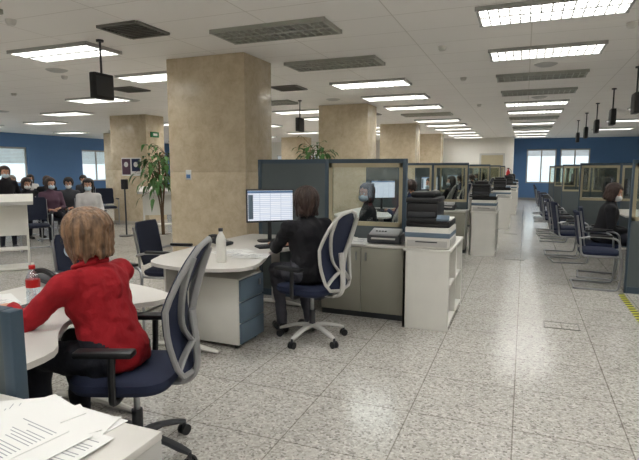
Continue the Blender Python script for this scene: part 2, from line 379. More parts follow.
def window(axis, pos, u0, u1, za, zb, n=2, blind=0):
    global wi; wi += 1; b = MB()
    def bb(a, c, z0, z1, m, t0=.03, t1=.09):
        if axis == 'y': b.bx(a, c, pos+t0, pos+t1, z0, z1, m)
        else: b.bx(pos+t0, pos+t1, a, c, z0, z1, m)
    f = M['lgrey']
    bb(u0, u1, za, za+.06, f); bb(u0, u1, zb-.06, zb, f); bb(u0, u0+.06, za, zb, f); bb(u1-.06, u1, za, zb, f)
    for i in range(1, n): u = u0+(u1-u0)*i/n; bb(u-.03, u+.03, za, zb, f)
    bb(u0, u1, za, zb, M['glass'], .055, .062)
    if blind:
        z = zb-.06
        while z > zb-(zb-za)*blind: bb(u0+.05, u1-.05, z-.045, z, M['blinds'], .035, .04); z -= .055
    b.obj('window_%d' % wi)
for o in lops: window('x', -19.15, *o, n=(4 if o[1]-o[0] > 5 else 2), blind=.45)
for o in bops: window('y', 26.5, *o, n=2, blind=.2)
window('y', 25.0, -12.5, -9.5, .95, 2.2, 3, .4)
b = MB(); b.bx(-19, -.5, 24.96, 25, 0, .1, M['grey']); b.obj('baseboard_inner')
b = MB(); b.bx(-19, -18.96, -3, 25, 0, .1, M['grey']); b.obj('baseboard_left')
b = MB(); b.bx(-.5, 8, 26.46, 26.5, 0, .1, M['grey']); b.obj('baseboard_back')
b = MB(); b.bx(-1.9, -.95, 24.93, 24.99, 0, 2.1, M['beige']); b.bx(-1.98, -1.9, 24.9, 24.99, 0, 2.18, M['lgrey']); b.bx(-.95, -.87, 24.9, 24.99, 0, 2.18, M['lgrey']); b.bx(-1.98, -.87, 24.9, 24.99, 2.1, 2.18, M['lgrey']); b.cyl((-1.8, 24.88, 1.0), (-1.68, 24.88, 1.0), .012, M['metal']); b.cyl((-1.8, 24.88, 1.0), (-1.8, 24.93, 1.0), .012, M['metal']); b.obj('door_1')

def column(x0, x1, y0, y1):
    b = MB(); zs = [0, 1.45, ZC]
    for i in range(2): b.bx(x0, x1, y0, y1, zs[i]+(.001 if i else 0), zs[i+1], M['marble'], bev=.003)
    b.bx(x0-.012, x1+.012, y0-.012, y1+.012, 0, .08, M['edge'], bev=.004)
    b.obj('marble_column')
for y in (5.6, 10.9, 16.2, 21.4): column(-4.38, -3.23, y, y+.72)
for y in (10.9, 16.2, 21.4): column(-10.45, -9.25, y, y+.72)
for y in (16.2, ): column(-15.9, -14.9, y, y+.72)

def lumi(on):
    b = MB(); w, h = .61, (.26 if on else .24); f = M['fin'] if on else M['finoff']
    b.bx(-w, w, -h, h, -.012, -.004, M['lamp'] if on else M['lampoff'])
    for s in (1, -1):
        b.bx(-w-.02, w+.02, s*h-.012, s*h+.012, -.04, 0, f); b.bx(s*w-.012, s*w+.012, -h, h, -.04, 0, f)
    for k in range(1, 4): y = -h+2*h*k/4; b.bx(-w, w, y-(.022 if k == 2 else .006), y+(.022 if k == 2 else .006), -.036, -.014, f)
    for k in range(1, 14): x = -w+2*w*k/14; b.bx(x-.006, x+.006, -h, h, -.036, -.014, f)
    return b.mesh('ceiling_luminaire')
lon, loff = lumi(True), lumi(False)
def LM(x, y, on): inst(lon if on else loff, 'ceiling_luminaire', (x, y, ZC))
pats = {.16: (5.1, 'LLDDLLDLDLLLL'), -2.42: (4.85, 'DDLLLDLLLLLLL'), -5.2: (4.75, 'LLLDLLLLLLL')}
for x, (y0, pt) in pats.items():
    for i, c in enumerate(pt):
        y = y0+1.74*i
        if y < 24.5: LM(x, y, c == 'L')
for x in (-8.1, -10.9, -13.7, -16.5):
    for i in range(7): LM(x, 4.7+i*3.48-(1.74 if x == -10.9 else 0), True)
for x in (-7.8, -5.0, -2.42, .16, 2.8): LM(x, 3.1, x != -5.0)
for x in (-5.0, -2.42, .16, 2.8): LM(x, .9, True)
for x in (-5.0, -2.42, .16, 2.8): LM(x, -1.3, True)
for y in (6.8, 10.3, 13.8, 17.3, 20.8): LM(2.8, y, True); LM(5.6, y, True)
def vent(x, y, s=.24):
    b = MB(); b.bx(-s, s, -s, s, -.008, 0, M['lgrey'])
    for q in range(9): yy = -s+.04+q*(2*s-.08)/8; b.box((0, yy, -.016), (2*s-.06, .03, .004), M['vent'], rot=(.6, 0, 0))
    for q in (1, -1): b.bx(-s, s, q*s-.02, q*s+.02, -.02, 0, M['vent']); b.bx(q*s-.02, q*s+.02, -s, s, -.02, 0, M['vent'])
    b.obj('ceiling_vent', (x, y, ZC))
for x, y in ((-3.75, 4.3), (-3.9, 8.3), (-6.6, 7.4), (-7, 12), (-3.8, 13)): vent(x, y)
disc = MB(); disc.lathe([(.001, -.03), (.09, -.028), (.13, -.012), (.15, 0)], M['lgrey'], seg=28); discm = disc.mesh('ceiling_speaker')
sm = MB(); sm.lathe([(.001, -.05), (.03, -.05), (.045, -.03), (.05, 0)], M['white'], seg=20); smm = sm.mesh('smoke_detector')
for x, y in ((.2, 7.75), (-6.3, 5.6), (-3.7, 10), (.2, 11.2), (-7.6, 8.6), (-12, 9)): inst(discm, 'ceiling_speaker', (x, y, ZC))
for x, y in ((-1.0, 3.6), (-.95, 6.2), (-.95, 8.4), (1.3, 6), (-4.6, 3.6), (-6.6, 6), (-9, 7), (-1, 12), (.9, 5.9)): inst(smm, 'smoke_detector', (x, y, ZC))

b = MB(); b.cyl((0, 0, -.02), (0, 0, -.36), .012, M['dgrey']); b.cyl((0, 0, -.02), (0, 0, 0), .04, M['dgrey'])
b.box((0, 0, -.5), (.08, .28, .28), M['black'], bev=.01); b.box((-.043, 0, -.5), (.004, .24, .21), M['dgrey']); b.box((.043, 0, -.5), (.004, .24, .21), M['dgrey']); dm = b.mesh('hanging_queue_display')
for x, y in ((-4.4, 4.5), (-4.4, 9.9), (-4.4, 12.4), (-4.4, 15), (1.4, 8.4), (1.4, 10.5), (1.4, 12.7), (1.4, 14.8), (1.4, 17)): inst(dm, 'hanging_queue_display', (x, y, ZC))

# ------------------------------------------------------------ furniture
def superell(cx, cy, z, a, bb, n=4, seg=28):
    out = []
    for i in range(seg):
        t = 2*math.pi*i/seg; c, s_ = math.cos(t), math.sin(t)
        out.append((cx+a*math.copysign(abs(c)**(2/n), c), cy+bb*math.copysign(abs(s_)**(2/n), s_), z))
    return out
def office_chair(cush, shell, base):
    b = MB()
    for i in range(5):
        a = math.radians(72*i+20); c, s_ = math.cos(a), math.sin(a)
        b.tube(smoothpts([(.02*c, .02*s_, .13), (.14*c, .14*s_, .125), (.3*c, .3*s_, .08)], 3), [.032]*3+[.026]*3+[.018], base, 8, .6)
        b.cyl((.3*c, .3*s_, .085), (.3*c, .3*s_, .045), .01, M['dgrey'])
        for q in (-.016, .016):
            x, y = .3*c-s_*q, .3*s_+c*q; b.cyl((x+s_*.008, y-c*.008, .03), (x-s_*.008, y+c*.008, .03), .03, M['black'], seg=16)
    b.cyl((0, 0, .1), (0, 0, .27), .028, M['dgrey']); b.cyl((0, 0, .27), (0, 0, .41), .016, M['metal'])
    b.box((-.02, 0, .415), (.26, .16, .05), M['dgrey'], bev=.012)
    b.rings([superell(.02, 0, z, a, w) for z, a, w in ((.43, .2, .2), (.44, .235, .235), (.465, .25, .25), (.495, .245, .245), (.508, .2, .2))], cush)
    b.tube(smoothpts([(-.1, 0, .42), (-.26, 0, .43), (-.315, 0, .5), (-.315, 0, .64), (-.30, 0, .8)], 4), .034, shell, 10, .5)
    X = lambda z: -.285+.05*math.sin((z-.5)/.62*math.pi)-.09*max(0, z-.85)/.3
    W = lambda z: np.interp(z, [.5, .56, .7, .85, 1.0, 1.1, 1.14], [.13, .18, .21, .215, .19, .15, .08])
    R = []
    for z in np.linspace(.5, 1.13, 12):
        w = W(z); R.append([(X(z)+.024*math.sin(t)*(1 if math.sin(t) > 0 else .5)+.018*(math.cos(t)**2), w*math.cos(t), z) for t in [i*2*math.pi/20 for i in range(20)]])
    b.rings(R, cush)
    loop = [(X(z)-.02+.018, W(z)+.008, z) for z in np.linspace(.5, 1.13, 12)]+[(X(1.15)-.01, 0, 1.155)]+[(X(z)-.02+.018, -W(z)-.008, z) for z in np.linspace(1.13, .5, 12)]+[(X(.48)-.01, 0, .48)]
    b.tube(loop+[loop[0]], .014, shell, 8)
    for sd in (1, -1):
        b.tube(smoothpts([(-.312, .01*sd, .62), (X(.75)-.035, .09*sd, .75), (X(.95)-.03, .16*sd, .95), (X(1.08)-.012, .155*sd, 1.09)], 4), .02, shell, 8, .6)
        b.tube(smoothpts([(-.312, .01*sd, .66), (X(.62)-.03, .1*sd, .6), (X(.55), .17*sd, .54)], 4), .02, shell, 8, .6)
        b.tube(smoothpts([(.0, .14*sd, .425), (.0, .27*sd, .43), (-.005, .295*sd, .5), (-.01, .295*sd, .66)], 4), .017, M['black'], 8)
        b.box((.02, .295*sd, .675), (.27, .075, .032), M['black'], bev=.012)
    return b.mesh('office_chair')
ch1 = office_chair(M['blue'], M['grey'], M['dgrey']); ch2 = office_chair(M['blue'], M['lgrey'], M['lgrey'])
def visitor_chair(c):
    b = MB(); m = M['metal']
    for sd in (1, -1):
        y = .25*sd
        b.tube(smoothpts([(-.27, y*.9, .92), (-.22, y*.9, .6), (-.2, y*.95, .45), (-.12, y, .425), (.17, y, .425), (.235, y, .39), (.235, y, .2), (.22, y, .05), (.17, y, .014), (0, y, .014), (-.24, y, .014), (-.27, y*.9, .014)], 4), .0125, m, 8)
        b.tube(smoothpts([(-.235, y, .64), (-.1, y*1.1, .67), (.12, y*1.1, .66), (.2, y*1.08, .6), (.215, y, .42)], 4), .012, m, 8)
        b.box((0, y*1.1, .682), (.25, .05, .026), M['black'], bev=.01)
    b.tube([(-.265, -.23, .014), (-.265, .23, .014)], .0125, m, 8)
    b.rings([superell(.01, 0, z, a, w) for z, a, w in ((.425, .2, .21), (.44, .225, .235), (.47, .23, .24), (.488, .2, .21))], c)
    R = []
    for z in np.linspace(.54, .96, 9):
        w = .225 if .58 < z < .92 else .205; x = -.2-(z-.5)*.17
        R.append([(x+.022*math.sin(t)+.025*math.cos(t)**2, w*math.copysign(abs(math.cos(t))**.6, math.cos(t)), z) for t in [i*2*math.pi/20 for i in range(20)]])
    b.rings(R, c); return b.mesh('visitor_chair')
vc = visitor_chair(M['navy']); vcb = visitor_chair(M['blue'])

def desk(name, poly, legs, loc=(0, 0, 0)):
    b = MB()
    P = smoothpts([(x, y, 0) for x, y in poly]+[(poly[0][0], poly[0][1], 0)], 4)[:-1]
    b.prism([(p.x, p.y) for p in P], .712, .74, M['desk'])
    for (x, y, dx) in legs:
        b.tube([(x, y, .715), (x, y, .05)], [.05, .05], M['white'], 14, .6)
        b.tube(smoothpts([(x-.32, y, .018), (x, y, .045), (x+.32, y, .018)], 3), [.02, .03, .035, .04, .035, .03, .02], M['white'], 8, .6)
        b.box((x, y, .7), (.5, .06, .03), M['lgrey'])
    if len(legs) > 1: b.bx(legs[0][0]-.03, legs[0][0]+.03, legs[0][1], legs[1][1], .6, .68, M['lgrey']); b.bx(legs[0][0]-.2, legs[0][0]-.18, legs[0][1], legs[1][1], .3, .7, M['white'])
    return b.obj(name, loc)
p1 = [(-1.95, 1.2), (-1.8, 1.26), (-1.8, 1.5), (-1.98, 1.68), (-2.1, 1.85), (-2.12, 2.05), (-2.0, 2.24), (-1.93, 2.36), (-2.0, 2.5), (-2.4, 2.62), (-2.85, 2.6), (-2.98, 2.4), (-2.98, 1.5), (-2.95, 1.2), (-2.4, 1.19)]
d1 = desk('office_desk', p1, [(-2.5, 1.35, 1), (-2.5, 2.35, 1)])
p2 = [(-2.95, 3.6), (-2.8, 3.3), (-2.4, 3.2), (-2.05, 3.3), (-1.95, 3.5), (-2.04, 3.85), (-2.14, 4.15), (-2.03, 4.45), (-1.95, 4.7), (-1.95, 5.15), (-2.0, 5.22), (-2.8, 5.22), (-2.95, 5.1), (-2.98, 4.4)]
d2 = desk('office_desk', p2, [(-2.56, 3.4, 1), (-2.5, 4.95, 1)])

def pedestal():
    b = MB(); b.bx(-.28, .27, -.2, .2, .04, .6, M['white'], bev=.004)
    for z0, z1 in ((.05, .22), (.23, .4), (.41, .59)):
        b.bx(.27, .29, -.195, .195, z0, z1, M['drawer'], bev=.004)
    b.box((.295, .12, .52), (.008, .03, .05), M['metal'])
    for x in (-.22, .22):
        for y in (-.15, .15): b.cyl((x, y-.012, .022), (x, y+.012, .022), .022, M['black'])
    return b.mesh('drawer_pedestal')
pdm = pedestal(); inst(pdm, 'drawer_pedestal', (-2.40, 3.74, 0))

def cabinet(w, d, h, doors, name='low_cabinet'):
    b = MB(); b.bx(0, w, 0, d, .06, h-.025, M['lgrey']); b.bx(0, w, .02, d, 0, .06, M['dgrey']); b.bx(-.005, w+.005, -.015, d, h-.025, h, M['desk'], bev=.004)
    for i in range(doors):
        x0 = w*i/doors; x1 = w*(i+1)/doors; b.bx(x0+.003, x1-.003, -.018, 0, .065, h-.03, M['cabd'], bev=.003)
        b.box((x1-.05 if i % 2 == 0 else x0+.05, -.025, h-.12), (.012, .014, .08), M['metal'])
    return b.mesh(name)
cab = cabinet(.86, .42, .75, 2)
inst(cab, 'low_cabinet', (-1.91, 4.83, 0))
def bookcase():
    b = MB(); w, d, h = .42, 1.05, .76; t = .022
    b.bx(0, w, 0, t, 0, h, M['white']); b.bx(0, w, d-t, d, 0, h, M['white']); b.bx(0, t, 0, d, 0, h, M['white']); b.bx(-.005, w+.01, -.005, d+.005, h-.025, h, M['white'], bev=.003)
    b.bx(0, w, t, d-t, .04, .06, M['white']); b.bx(t, w-.01, t, d-t, .38, .4, M['white']); b.bx(t, w, d/2-.01, d/2+.01, .06, h-.03, M['white'])
    rnd = random.Random(2)
    for z in (.06, .4):
        for y0 in (.05, .56):
            y = y0
            while y < y0+.34:
                tt = rnd.uniform(.03, .08); hh = rnd.uniform(.2, .28); b.bx(.1, w-rnd.uniform(.03, .08), y, y+tt-.004, z, z+hh, rnd.choice([M['paper'], M['lgrey'], M['drawer'], M['beige'], M['paper'], M['white']])); y += tt
    return b.mesh('open_bookcase')
bkc = bookcase(); inst(bkc, 'open_bookcase', (-1.02, 4.67, 0))
def printer():
    b = MB()
    b.bx(0, .41, 0, .45, 0, .2, M['white'], bev=.012); b.bx(.02, .39, -.006, .01, .02, .08, M['lgrey'], bev=.003); b.bx(.1, .3, -.012, .0, .06, .07, M['dgrey'])
    b.bx(.405, .416, .03, .42, .03, .09, M['lgrey'], bev=.003); b.bx(-.002, .412, -.006, .452, .105, .15, M['drawer'], bev=.006)
    b.bx(.005, .405, .005, .445, .2, .26, M['black'], bev=.012); b.bx(.02, .39, -.02, .05, .25, .285, M['black'], bev=.008)
    b.bx(.0, .29, .03, .45, .26, .42, M['black'], bev=.015); b.bx(.02, .27, .012, .05, .29, .34, M['dgrey'], bev=.006); b.bx(-.005, .295, .02, .45, .42, .47, M['black'], bev=.015); b.bx(.03, .26, .08, .4, .47, .52, M['black'], bev=.015)
    b.box((.345, .0, .29), (.11, .07, .02), M['drawer'], rot=(.5, 0, 0)); b.bx(.3, .4, .1, .4, .26, .272, M['paper'])
    return b.mesh('multifunction_printer')
prm = printer(); inst(prm, 'multifunction_printer', (-1.015, 4.69, .76))

def monitor(w=.47, h=.31, base=.2):
    b = MB()
    zc = base+h/2+.02
    b.box((0, 0, zc), (.03, w+.03, h+.035), M['black'], bev=.006); b.box((.0162, 0, zc+.002), (.002, w, h), M['screen'])
    b.box((.0175, 0, zc+h/2-.012), (.001, w, .022), M['wallb']); b.box((.0175, -w/2+.03, zc-.01), (.001, .05, h-.06), M['drawer'])
    b.box((-.03, 0, zc-.02), (.04, .2, .18), M['dgrey'], bev=.01); b.tube([(-.045, 0, .01), (-.045, 0, zc)], .022, M['black'], 10)
    b.rings([superell(-.03, 0, z, .1*k, .13*k) for z, k in ((0, 1), (.008, 1), (.014, .9))], M['black'])
    return b.mesh('computer_monitor')
mon = monitor()
def keyboard():
    b = MB(); b.box((0, 0, .009), (.15, .44, .016), M['black'], bev=.004)
    for i in range(5):
        for j in range(15): b.box((-.055+i*.026, -.2+j*.0285, .021), (.02, .023, .007), M['dgrey'])
    return b.mesh('computer_keyboard')
kb = keyboard()
ms = MB(); ms.ball((0, 0, .012), (.05, .03, .018), M['black']); msm = ms.mesh('computer_mouse')
def phone():
    b = MB(); b.box((0, 0, .035), (.2, .17, .03), M['dgrey'], rot=(0, .2, 0), bev=.008); b.tube(smoothpts([(-.09, -.06, .09), (-.03, -.06, .1), (.03, -.06, .09), (.09, -.06, .06)], 3), .018, M['black'], 8)
    for i in range(4):
        for j in range(3): b.box((.06-i*.03, .0+j*.025, .052-(.06-i*.03)*.2), (.02, .017, .006), M['lgrey'], rot=(0, .2, 0))
    return b.mesh('desk_telephone')
phm = phone()
def sheet(n=1, seed=0):
    b = MB(); rnd = random.Random(seed)
    for i in range(n):
        a = rnd.uniform(-.25, .25); cx, cy = rnd.uniform(-.02, .02)*n, rnd.uniform(-.02, .02)*n
        b.box((cx, cy, .001+.0025*i), (.297, .21, .0018), M['paper'], rot=(0, 0, a))
    R = Matrix.Rotation(a, 3, 'Z')
    for k in range(24):
        if rnd.random() < .8:
            w = rnd.uniform(.08, .17); p = R @ Vector((-.13+k*.011, -.085+w/2, 0)); b.box((p.x+cx, p.y+cy, .0022+.0025*(n-1)), (.0025, w, .0006), M['ink'], rot=(0, 0, a))
    return b
def papers(loc, rz, n=3, seed=0): sheet(n, seed).obj('paper_sheets', loc, rz)

inst(mon, 'computer_monitor', (-2.44, 4.72, .74), -52); inst(kb, 'computer_keyboard', (-2.2, 4.42, .741), -42); inst(msm, 'computer_mouse', (-2.03, 4.62, .74), -40); inst(phm, 'desk_telephone', (-2.78, 4.3, .74), 0)
papers((-2.2, 3.8, .7405), 10, 3, 5); papers((-2.48, 4.0, .7405), 60, 2, 8)
def bottle(clear, capm, h=.24, r=.034):
    b = MB(); body = M['bottle'] if clear else M['white']
    b.lathe([(r*.9, 0), (r, .01), (r, h*.35), (r*.93, h*.4), (r, h*.46), (r, h*.68), (r*.75, h*.78), (r*.42, h*.86), (r*.4, h*.92)], body); b.lathe([(r*.46, h*.91), (r*.46, h), (.001, h)], capm)
    b.lathe([(r*1.01, h*.47), (r*1.01, h*.66)], M['red'] if clear else M['white']); return b
bottle(False, M['dgrey'], .28, .04).obj('white_water_bottle', (-2.26, 3.5, .74))
bottle(True, M['red'], .23, .036).obj('plastic_water_bottle', (-2.5, 1.98, .74))
papers((-1.75, 5.02, .75), 80, 6, 11); papers((-1.55, 5.0, .75), 95, 3, 12)
def deskprinter():
    b = MB(); b.box((0, 0, .05), (.34, .26, .09), M['dgrey'], bev=.015); b.box((0, -.03, .105), (.3, .2, .03), M['grey'], rot=(.2, 0, 0), bev=.008); b.box((0, -.12, .06), (.24, .06, .01), M['lgrey'], rot=(.3, 0, 0))
    for i in range(4): b.box((-.08+.03*i, -.07, .122), (.02, .02, .006), M['black'], rot=(.2, 0, 0))
    b.tube(smoothpts([(-.16, -.1, .02), (-.18, -.02, .03), (-.19, .08, .02)], 3), .005, M['black'], 6); return b.mesh('receipt_printer')
dpm = deskprinter(); inst(dpm, 'receipt_printer', (-1.27, 5.0, .755), 0)
inst(mon, 'computer_monitor', (-2.72, 1.5, .74), 15); inst(kb, 'computer_keyboard', (-2.42, 1.80, .741), 5); inst(phm, 'desk_telephone', (-2.86, 2.42, .74), 0)
papers((-2.58, 2.22, .7405), 30, 3, 2); papers((-2.8, 1.98, .7405), -20, 2, 3)
fc = cabinet(1.5, .46, .75, 3); o = inst(fc, 'low_cabinet', (-2.44, .66, 0))
papers((-1.16, .96, .7505), 95, 4, 21); papers((-1.34, .86, .751), 70, 7, 22); papers((-1.42, 1.0, .7507), 20, 2, 24)
b = MB()
b.bx(-2.95, -1.60, 1.145, 1.175, .05, 1.0, M['fabric']); b.bx(-1.60, -1.55, 1.135, 1.185, 0, 1.03, M['teal'], bev=.005); b.bx(-2.95, -1.60, 1.135, 1.185, 1.0, 1.03, M['teal']); b.bx(-3.0, -2.95, 1.135, 1.185, 0, 1.03, M['teal']); b.obj('desk_divider_screen')

def partition(x0, x1, solid, name='glazed_partition', h=1.6):
    b = MB(); t = .03
    b.bx(x0, x1, -.025, .025, h-.045, h, M['teal']); b.bx(x0, x1, -.025, .025, 0, .08, M['teal'])
    us = sorted({u for s_ in solid for u in s_[:2]})
    for u in us: b.bx(max(x0, u-.022), min(x1, u+.022), -.03, .03, 0, h, M['teal'], bev=.004)
    for u0, u1, kd in solid:
        if kd == 's': b.bx(u0+.02, u1-.02, -.018, .018, .08, h-.04, M['fabric'])
        else:
            zg = .88; b.bx(u0+.02, u1-.02, -.018, .018, .08, zg, M['fabric'])
            for (a, c, z0, z1) in ((u0+.022, u1-.022, zg, zg+.045), (u0+.022, u1-.022, h-.09, h-.045), (u0+.022, u0+.06, zg, h-.045), (u1-.06, u1-.022, zg, h-.045)): b.bx(a, c, -.022, .022, z0, z1, M['beige'])
            b.bx(u0+.06, u1-.06, -.004, .004, zg+.045, h-.09, M['glassd'] if kd == 'd' else M['glass'])
    return b.mesh(name)
pt = partition(-2.89, -1.14, [(-2.87, -2.03, 's'), (-2.03, -1.16, 'g')])
inst(pt, 'glazed_partition', (0, 5.32, 0))
pt2 = partition(-2.9, -.95, [(-2.9, -2.25, 's'), (-2.25, -1.6, 'g'), (-1.6, -.95, 'd')])
OFF = [(9.75, .0), (14.0, .12), (18.2, .2), (22.3, .2)]
for y, dx in OFF: inst(pt2, 'glazed_partition', (dx, y, 0))

# ------------------------------------------------------------ foreground people
red = person('woman_in_red_jacket', dict(hi=True, hair=M['hblond'], style='bob', hs=1.25, top=M['jred'], bot=M['darkt'], lean=19, yaw=16, pitch=14, mask='mask', glasses=True, collar=True, wide=1.10, seed=3,
    wL=(.52, .16, .80), wR=(.47, -.08, .80), hz=.57, curl=.28, poleL=(-.2, .7, -.7), hdL=(1, -.1, -.08), hdR=(1, .15, -.08)))
inst(red, 'woman_in_red_jacket', (-1.87, 1.93, 0), 180)
inst(ch1, 'office_chair', (-1.80, 1.97, 0), 201)
blk = person('woman_in_black_sweater', dict(hi=True, hair=M['hbrown'], style='bob', hs=1.1, top=M['jblack'], bot=M['jeans'], lean=6, yaw=6, pitch=6, wide=1.08, seed=7,
    wL=(.49, .13, .795), wR=(.47, -.14, .795), hz=.60, curl=.3, knR=(.42, -.13, .56), anR=(.22, -.12, .10), anL=(.3, .12, .10)))
inst(blk, 'woman_in_black_sweater', (-1.70, 4.02, 0), 142)
inst(ch2, 'office_chair', (-1.68, 4.03, 0), 166)

# ------------------------------------------------------------ background people variants
V = {}
V['w3'] = person('masked_clerk', dict(hair=M['hblack'], style='bob', top=M['jblack'], bot=M['darkt'], mask='mask', yaw=45, pitch=5, wL=(.4, .15, .79), wR=(.4, -.12, .79), seed=2))
V['w4'] = person('office_clerk', dict(hair=M['hbrown'], style='short', top=M['cblue'], bot=M['darkt'], mask='maskw', yaw=10, bust=False, wL=(.4, .15, .79), wR=(.4, -.12, .79), seed=5))
V['v1'] = person('seated_visitor', dict(hair=M['hbrown'], style='bob', top=M['jblack'], bot=M['darkt'], mask='maskw', bust=False, wide=1.12, lean=12, pitch=18, wL=(.3, .08, .66), wR=(.3, -.06, .67), seed=6))
V['v2'] = person('seated_visitor', dict(hair=M['hblack'], style='long', top=M['cwhite'], bot=M['darkt'], mask='mask', lean=-3, wL=(.26, .1, .68), wR=(.28, -.06, .69), yaw=-10, seed=8))
V['v3'] = person('seated_visitor', dict(hair=M['hgrey'], style='short', top=M['cblue'], bot=M['jeans'], mask='maskw', bust=False, lean=0, wL=(.3, .12, .67), wR=(.3, -.1, .67), seed=9))
V['v4'] = person('seated_visitor', dict(hair=M['hbrown'], style='bob', top=M['cpurple'], bot=M['darkt'], mask='mask', lean=2, wL=(.27, .1, .69), wR=(.3, -.1, .67), yaw=15, seed=10))
V['v5'] = person('seated_visitor', dict(hair=M['hblack'], style='short', top=M['cgrey'], bot=M['darkt'], mask='maskw', bust=False, lean=12, pitch=22, wL=(.34, .08, .64), wR=(.34, -.08, .64), seed=12))
V['st'] = person('standing_visitor', dict(stand=True, hair=M['hbrown'], style='short', top=M['jblack'], bot=M['darkt'], mask='mask', bust=False, lean=3, wL=(.1, .24, .86), wR=(.26, -.2, 1.04), seed=14))

inst(V['w3'], 'masked_clerk', (-1.84, 6.4, 0), 195); inst(ch2, 'office_chair', (-1.78, 6.42, 0), 190)
m3 = d2.data; m1 = d1.data
inst(m1, 'office_desk', (-.06, 4.35, 0)); inst(mon, 'computer_monitor', (-2.65, 6.2, .74), 0); inst(kb, 'computer_keyboard', (-2.4, 6.4, .741), 0)
for k, (y, dx) in enumerate(OFF):
    dy = y-5.3
    inst(m3, 'office_desk', (dx, dy, 0)); inst(mon, 'computer_monitor', (-2.42+dx, 4.75+dy, .74), -50); inst(kb, 'computer_keyboard', (-2.2+dx, 4.4+dy, .741), -42)
    inst(pdm, 'drawer_pedestal', (-2.44+dx, 3.76+dy, 0)); inst(cab, 'low_cabinet', (-1.8+dx, 4.84+dy, 0)); inst(bkc, 'open_bookcase', (-.84+dx, 4.67+dy, 0)); inst(prm, 'multifunction_printer', (-.83+dx, 4.69+dy, .76))
    inst(dpm, 'receipt_printer', (-1.3+dx, 5.02+dy, .755))
    inst(V['w4' if k % 2 == 0 else 'w3'], 'office_clerk', (-1.72+dx, 4.02+dy, 0), 150); inst(ch2, 'office_chair', (-1.66+dx, 4.0+dy, 0), 155)
    if k < 3:
        inst(m1, 'office_desk', (dx, dy+4.15, 0)); inst(mon, 'computer_monitor', (-2.45+dx, 2.3+dy+4.15, .74), -20)
        inst(V['w3' if k % 2 == 0 else 'w4'], 'office_clerk', (-1.74+dx, 2.0+dy+4.2, 0), 180); inst(ch2, 'office_chair', (-1.68+dx, 2.0+dy+4.2, 0), 180)
for x, y, r in ((-3.36, 4.25, 12), (-3.22, 3.15, -15), (-3.7, 1.9, 0), (-3.6, 7.2, 0), (-3.6, 8.6, 0), (-3.6, 12.6, 0), (-3.6, 14, 0)): inst(vc, 'visitor_chair', (x, y, 0), r)

# right side
ptr = partition(0, 2.4, [(0, .8, 'g'), (.8, 1.6, 's'), (1.6, 2.4, 's')]); ptr2 = partition(0, 2.4, [(0, .7, 'd'), (.7, 1.4, 'd'), (1.4, 2.4, 's')])
RP = [(1.18, 7.0), (1.0, 11.2), (.95, 15.4), (.95, 19.6), (.95, 23.5)]
for i, (x, y) in enumerate(RP): inst(ptr if i == 0 else ptr2, 'glazed_partition', (x, y, 0))
rd = MB(); rd.prism([(p.x, p.y) for p in smoothpts([(0, 0, 0), (.1, -.05, 0), (.8, -.05, 0), (.85, .1, 0), (.8, 1.5, 0), (.7, 1.6, 0), (.1, 1.6, 0), (0, 1.5, 0), (0, 0, 0)], 4)[:-1]], .715, .74, M['desk'])
for y in (.2, 1.4):
    rd.tube([(.4, y, .715), (.4, y, .04)], .04, M['white'], 12); rd.tube([(.1, y, .02), (.7, y, .02)], .03, M['white'], 8, .6)
rd.bx(.3, .32, .2, 1.4, .3, .7, M['drawer']); rdm = rd.mesh('office_desk')
for i, (x, y) in enumerate(RP[:4]):
    for yy in (y+.15, y+2.35):
        inst(rdm, 'office_desk', (x+.35, yy, 0)); inst(mon, 'computer_monitor', (x+.85, yy+.6, .74), 15)
        if (i+int(yy)) % 2: inst(V['w4'], 'office_clerk', (x+1.62, yy+.75, 0), 180)
        inst(ch2, 'office_chair', (x+1.68, yy+.75, 0), 180)
inst(vcb, 'visitor_chair', (.9, 7.25, 0), 0); inst(vcb, 'visitor_chair', (1.02, 7.95, 0), -5); inst(V['v1'], 'seated_visitor', (1.02, 7.95, 0), -5)
for x, y, r in ((.72, 9.1, 8), (.66, 9.85, 0), (.62, 11.6, 0), (.6, 12.5, 5), (.6, 13.4, 0), (.58, 15.8, 0), (.58, 16.8, 0), (.58, 18.5, 0)): inst(vcb, 'visitor_chair', (x, y, 0), r)

# ------------------------------------------------------------ waiting area
seats = [(-7.75, 7.45, -40, 'v2'), (-9.1, 7.75, -28, 'v4'), (-9.5, 8.6, -50, 'v5'), (-10.1, 7.95, -15, 'v1'), (-10.6, 9.2, -25, None), (-11.6, 8.7, -45, 'v5'), (-11.9, 10.0, -20, 'v1'), (-10.4, 10.6, -35, None), (-12.9, 9.8, -30, 'v3'), (-12.2, 11.6, -60, 'v5'), (-14.2, 11.4, -40, 'v2'), (-8.3, 6.7, -35, None), (-10.7, 7.4, -30, None)]
for x, y, r, v in seats:
    inst(vc, 'visitor_chair', (x, y, 0), r)
    if v: inst(V[v], 'seated_visitor', (x, y, 0), r)
inst(V['st'], 'standing_visitor', (-8.95, 6.65, 0), -20, .92)
def lectern():
    b = MB(); b.box((0, 0, .02), (.45, .7, .03), M['white'], bev=.008)
    for s_ in (1, -1): b.bx(-.05, .05, s_*.3-.015, s_*.3+.015, .03, 1.0, M['white'])
    b.bx(-.02, .02, -.3, .3, .5, .95, M['white']); b.box((0, 0, 1.04), (.42, .8, .025), M['white'], rot=(0, .3, 0), bev=.006); b.box((.2, 0, .99), (.02, .8, .05), M['lgrey']); b.box((0, 0, .3), (.3, .58, .02), M['white'])
    return b.mesh('writing_lectern')
lc = lectern(); inst(lc, 'writing_lectern', (-7.3, 8.9, 0), -55); inst(lc, 'writing_lectern', (-7.15, 5.25, 0), -40)

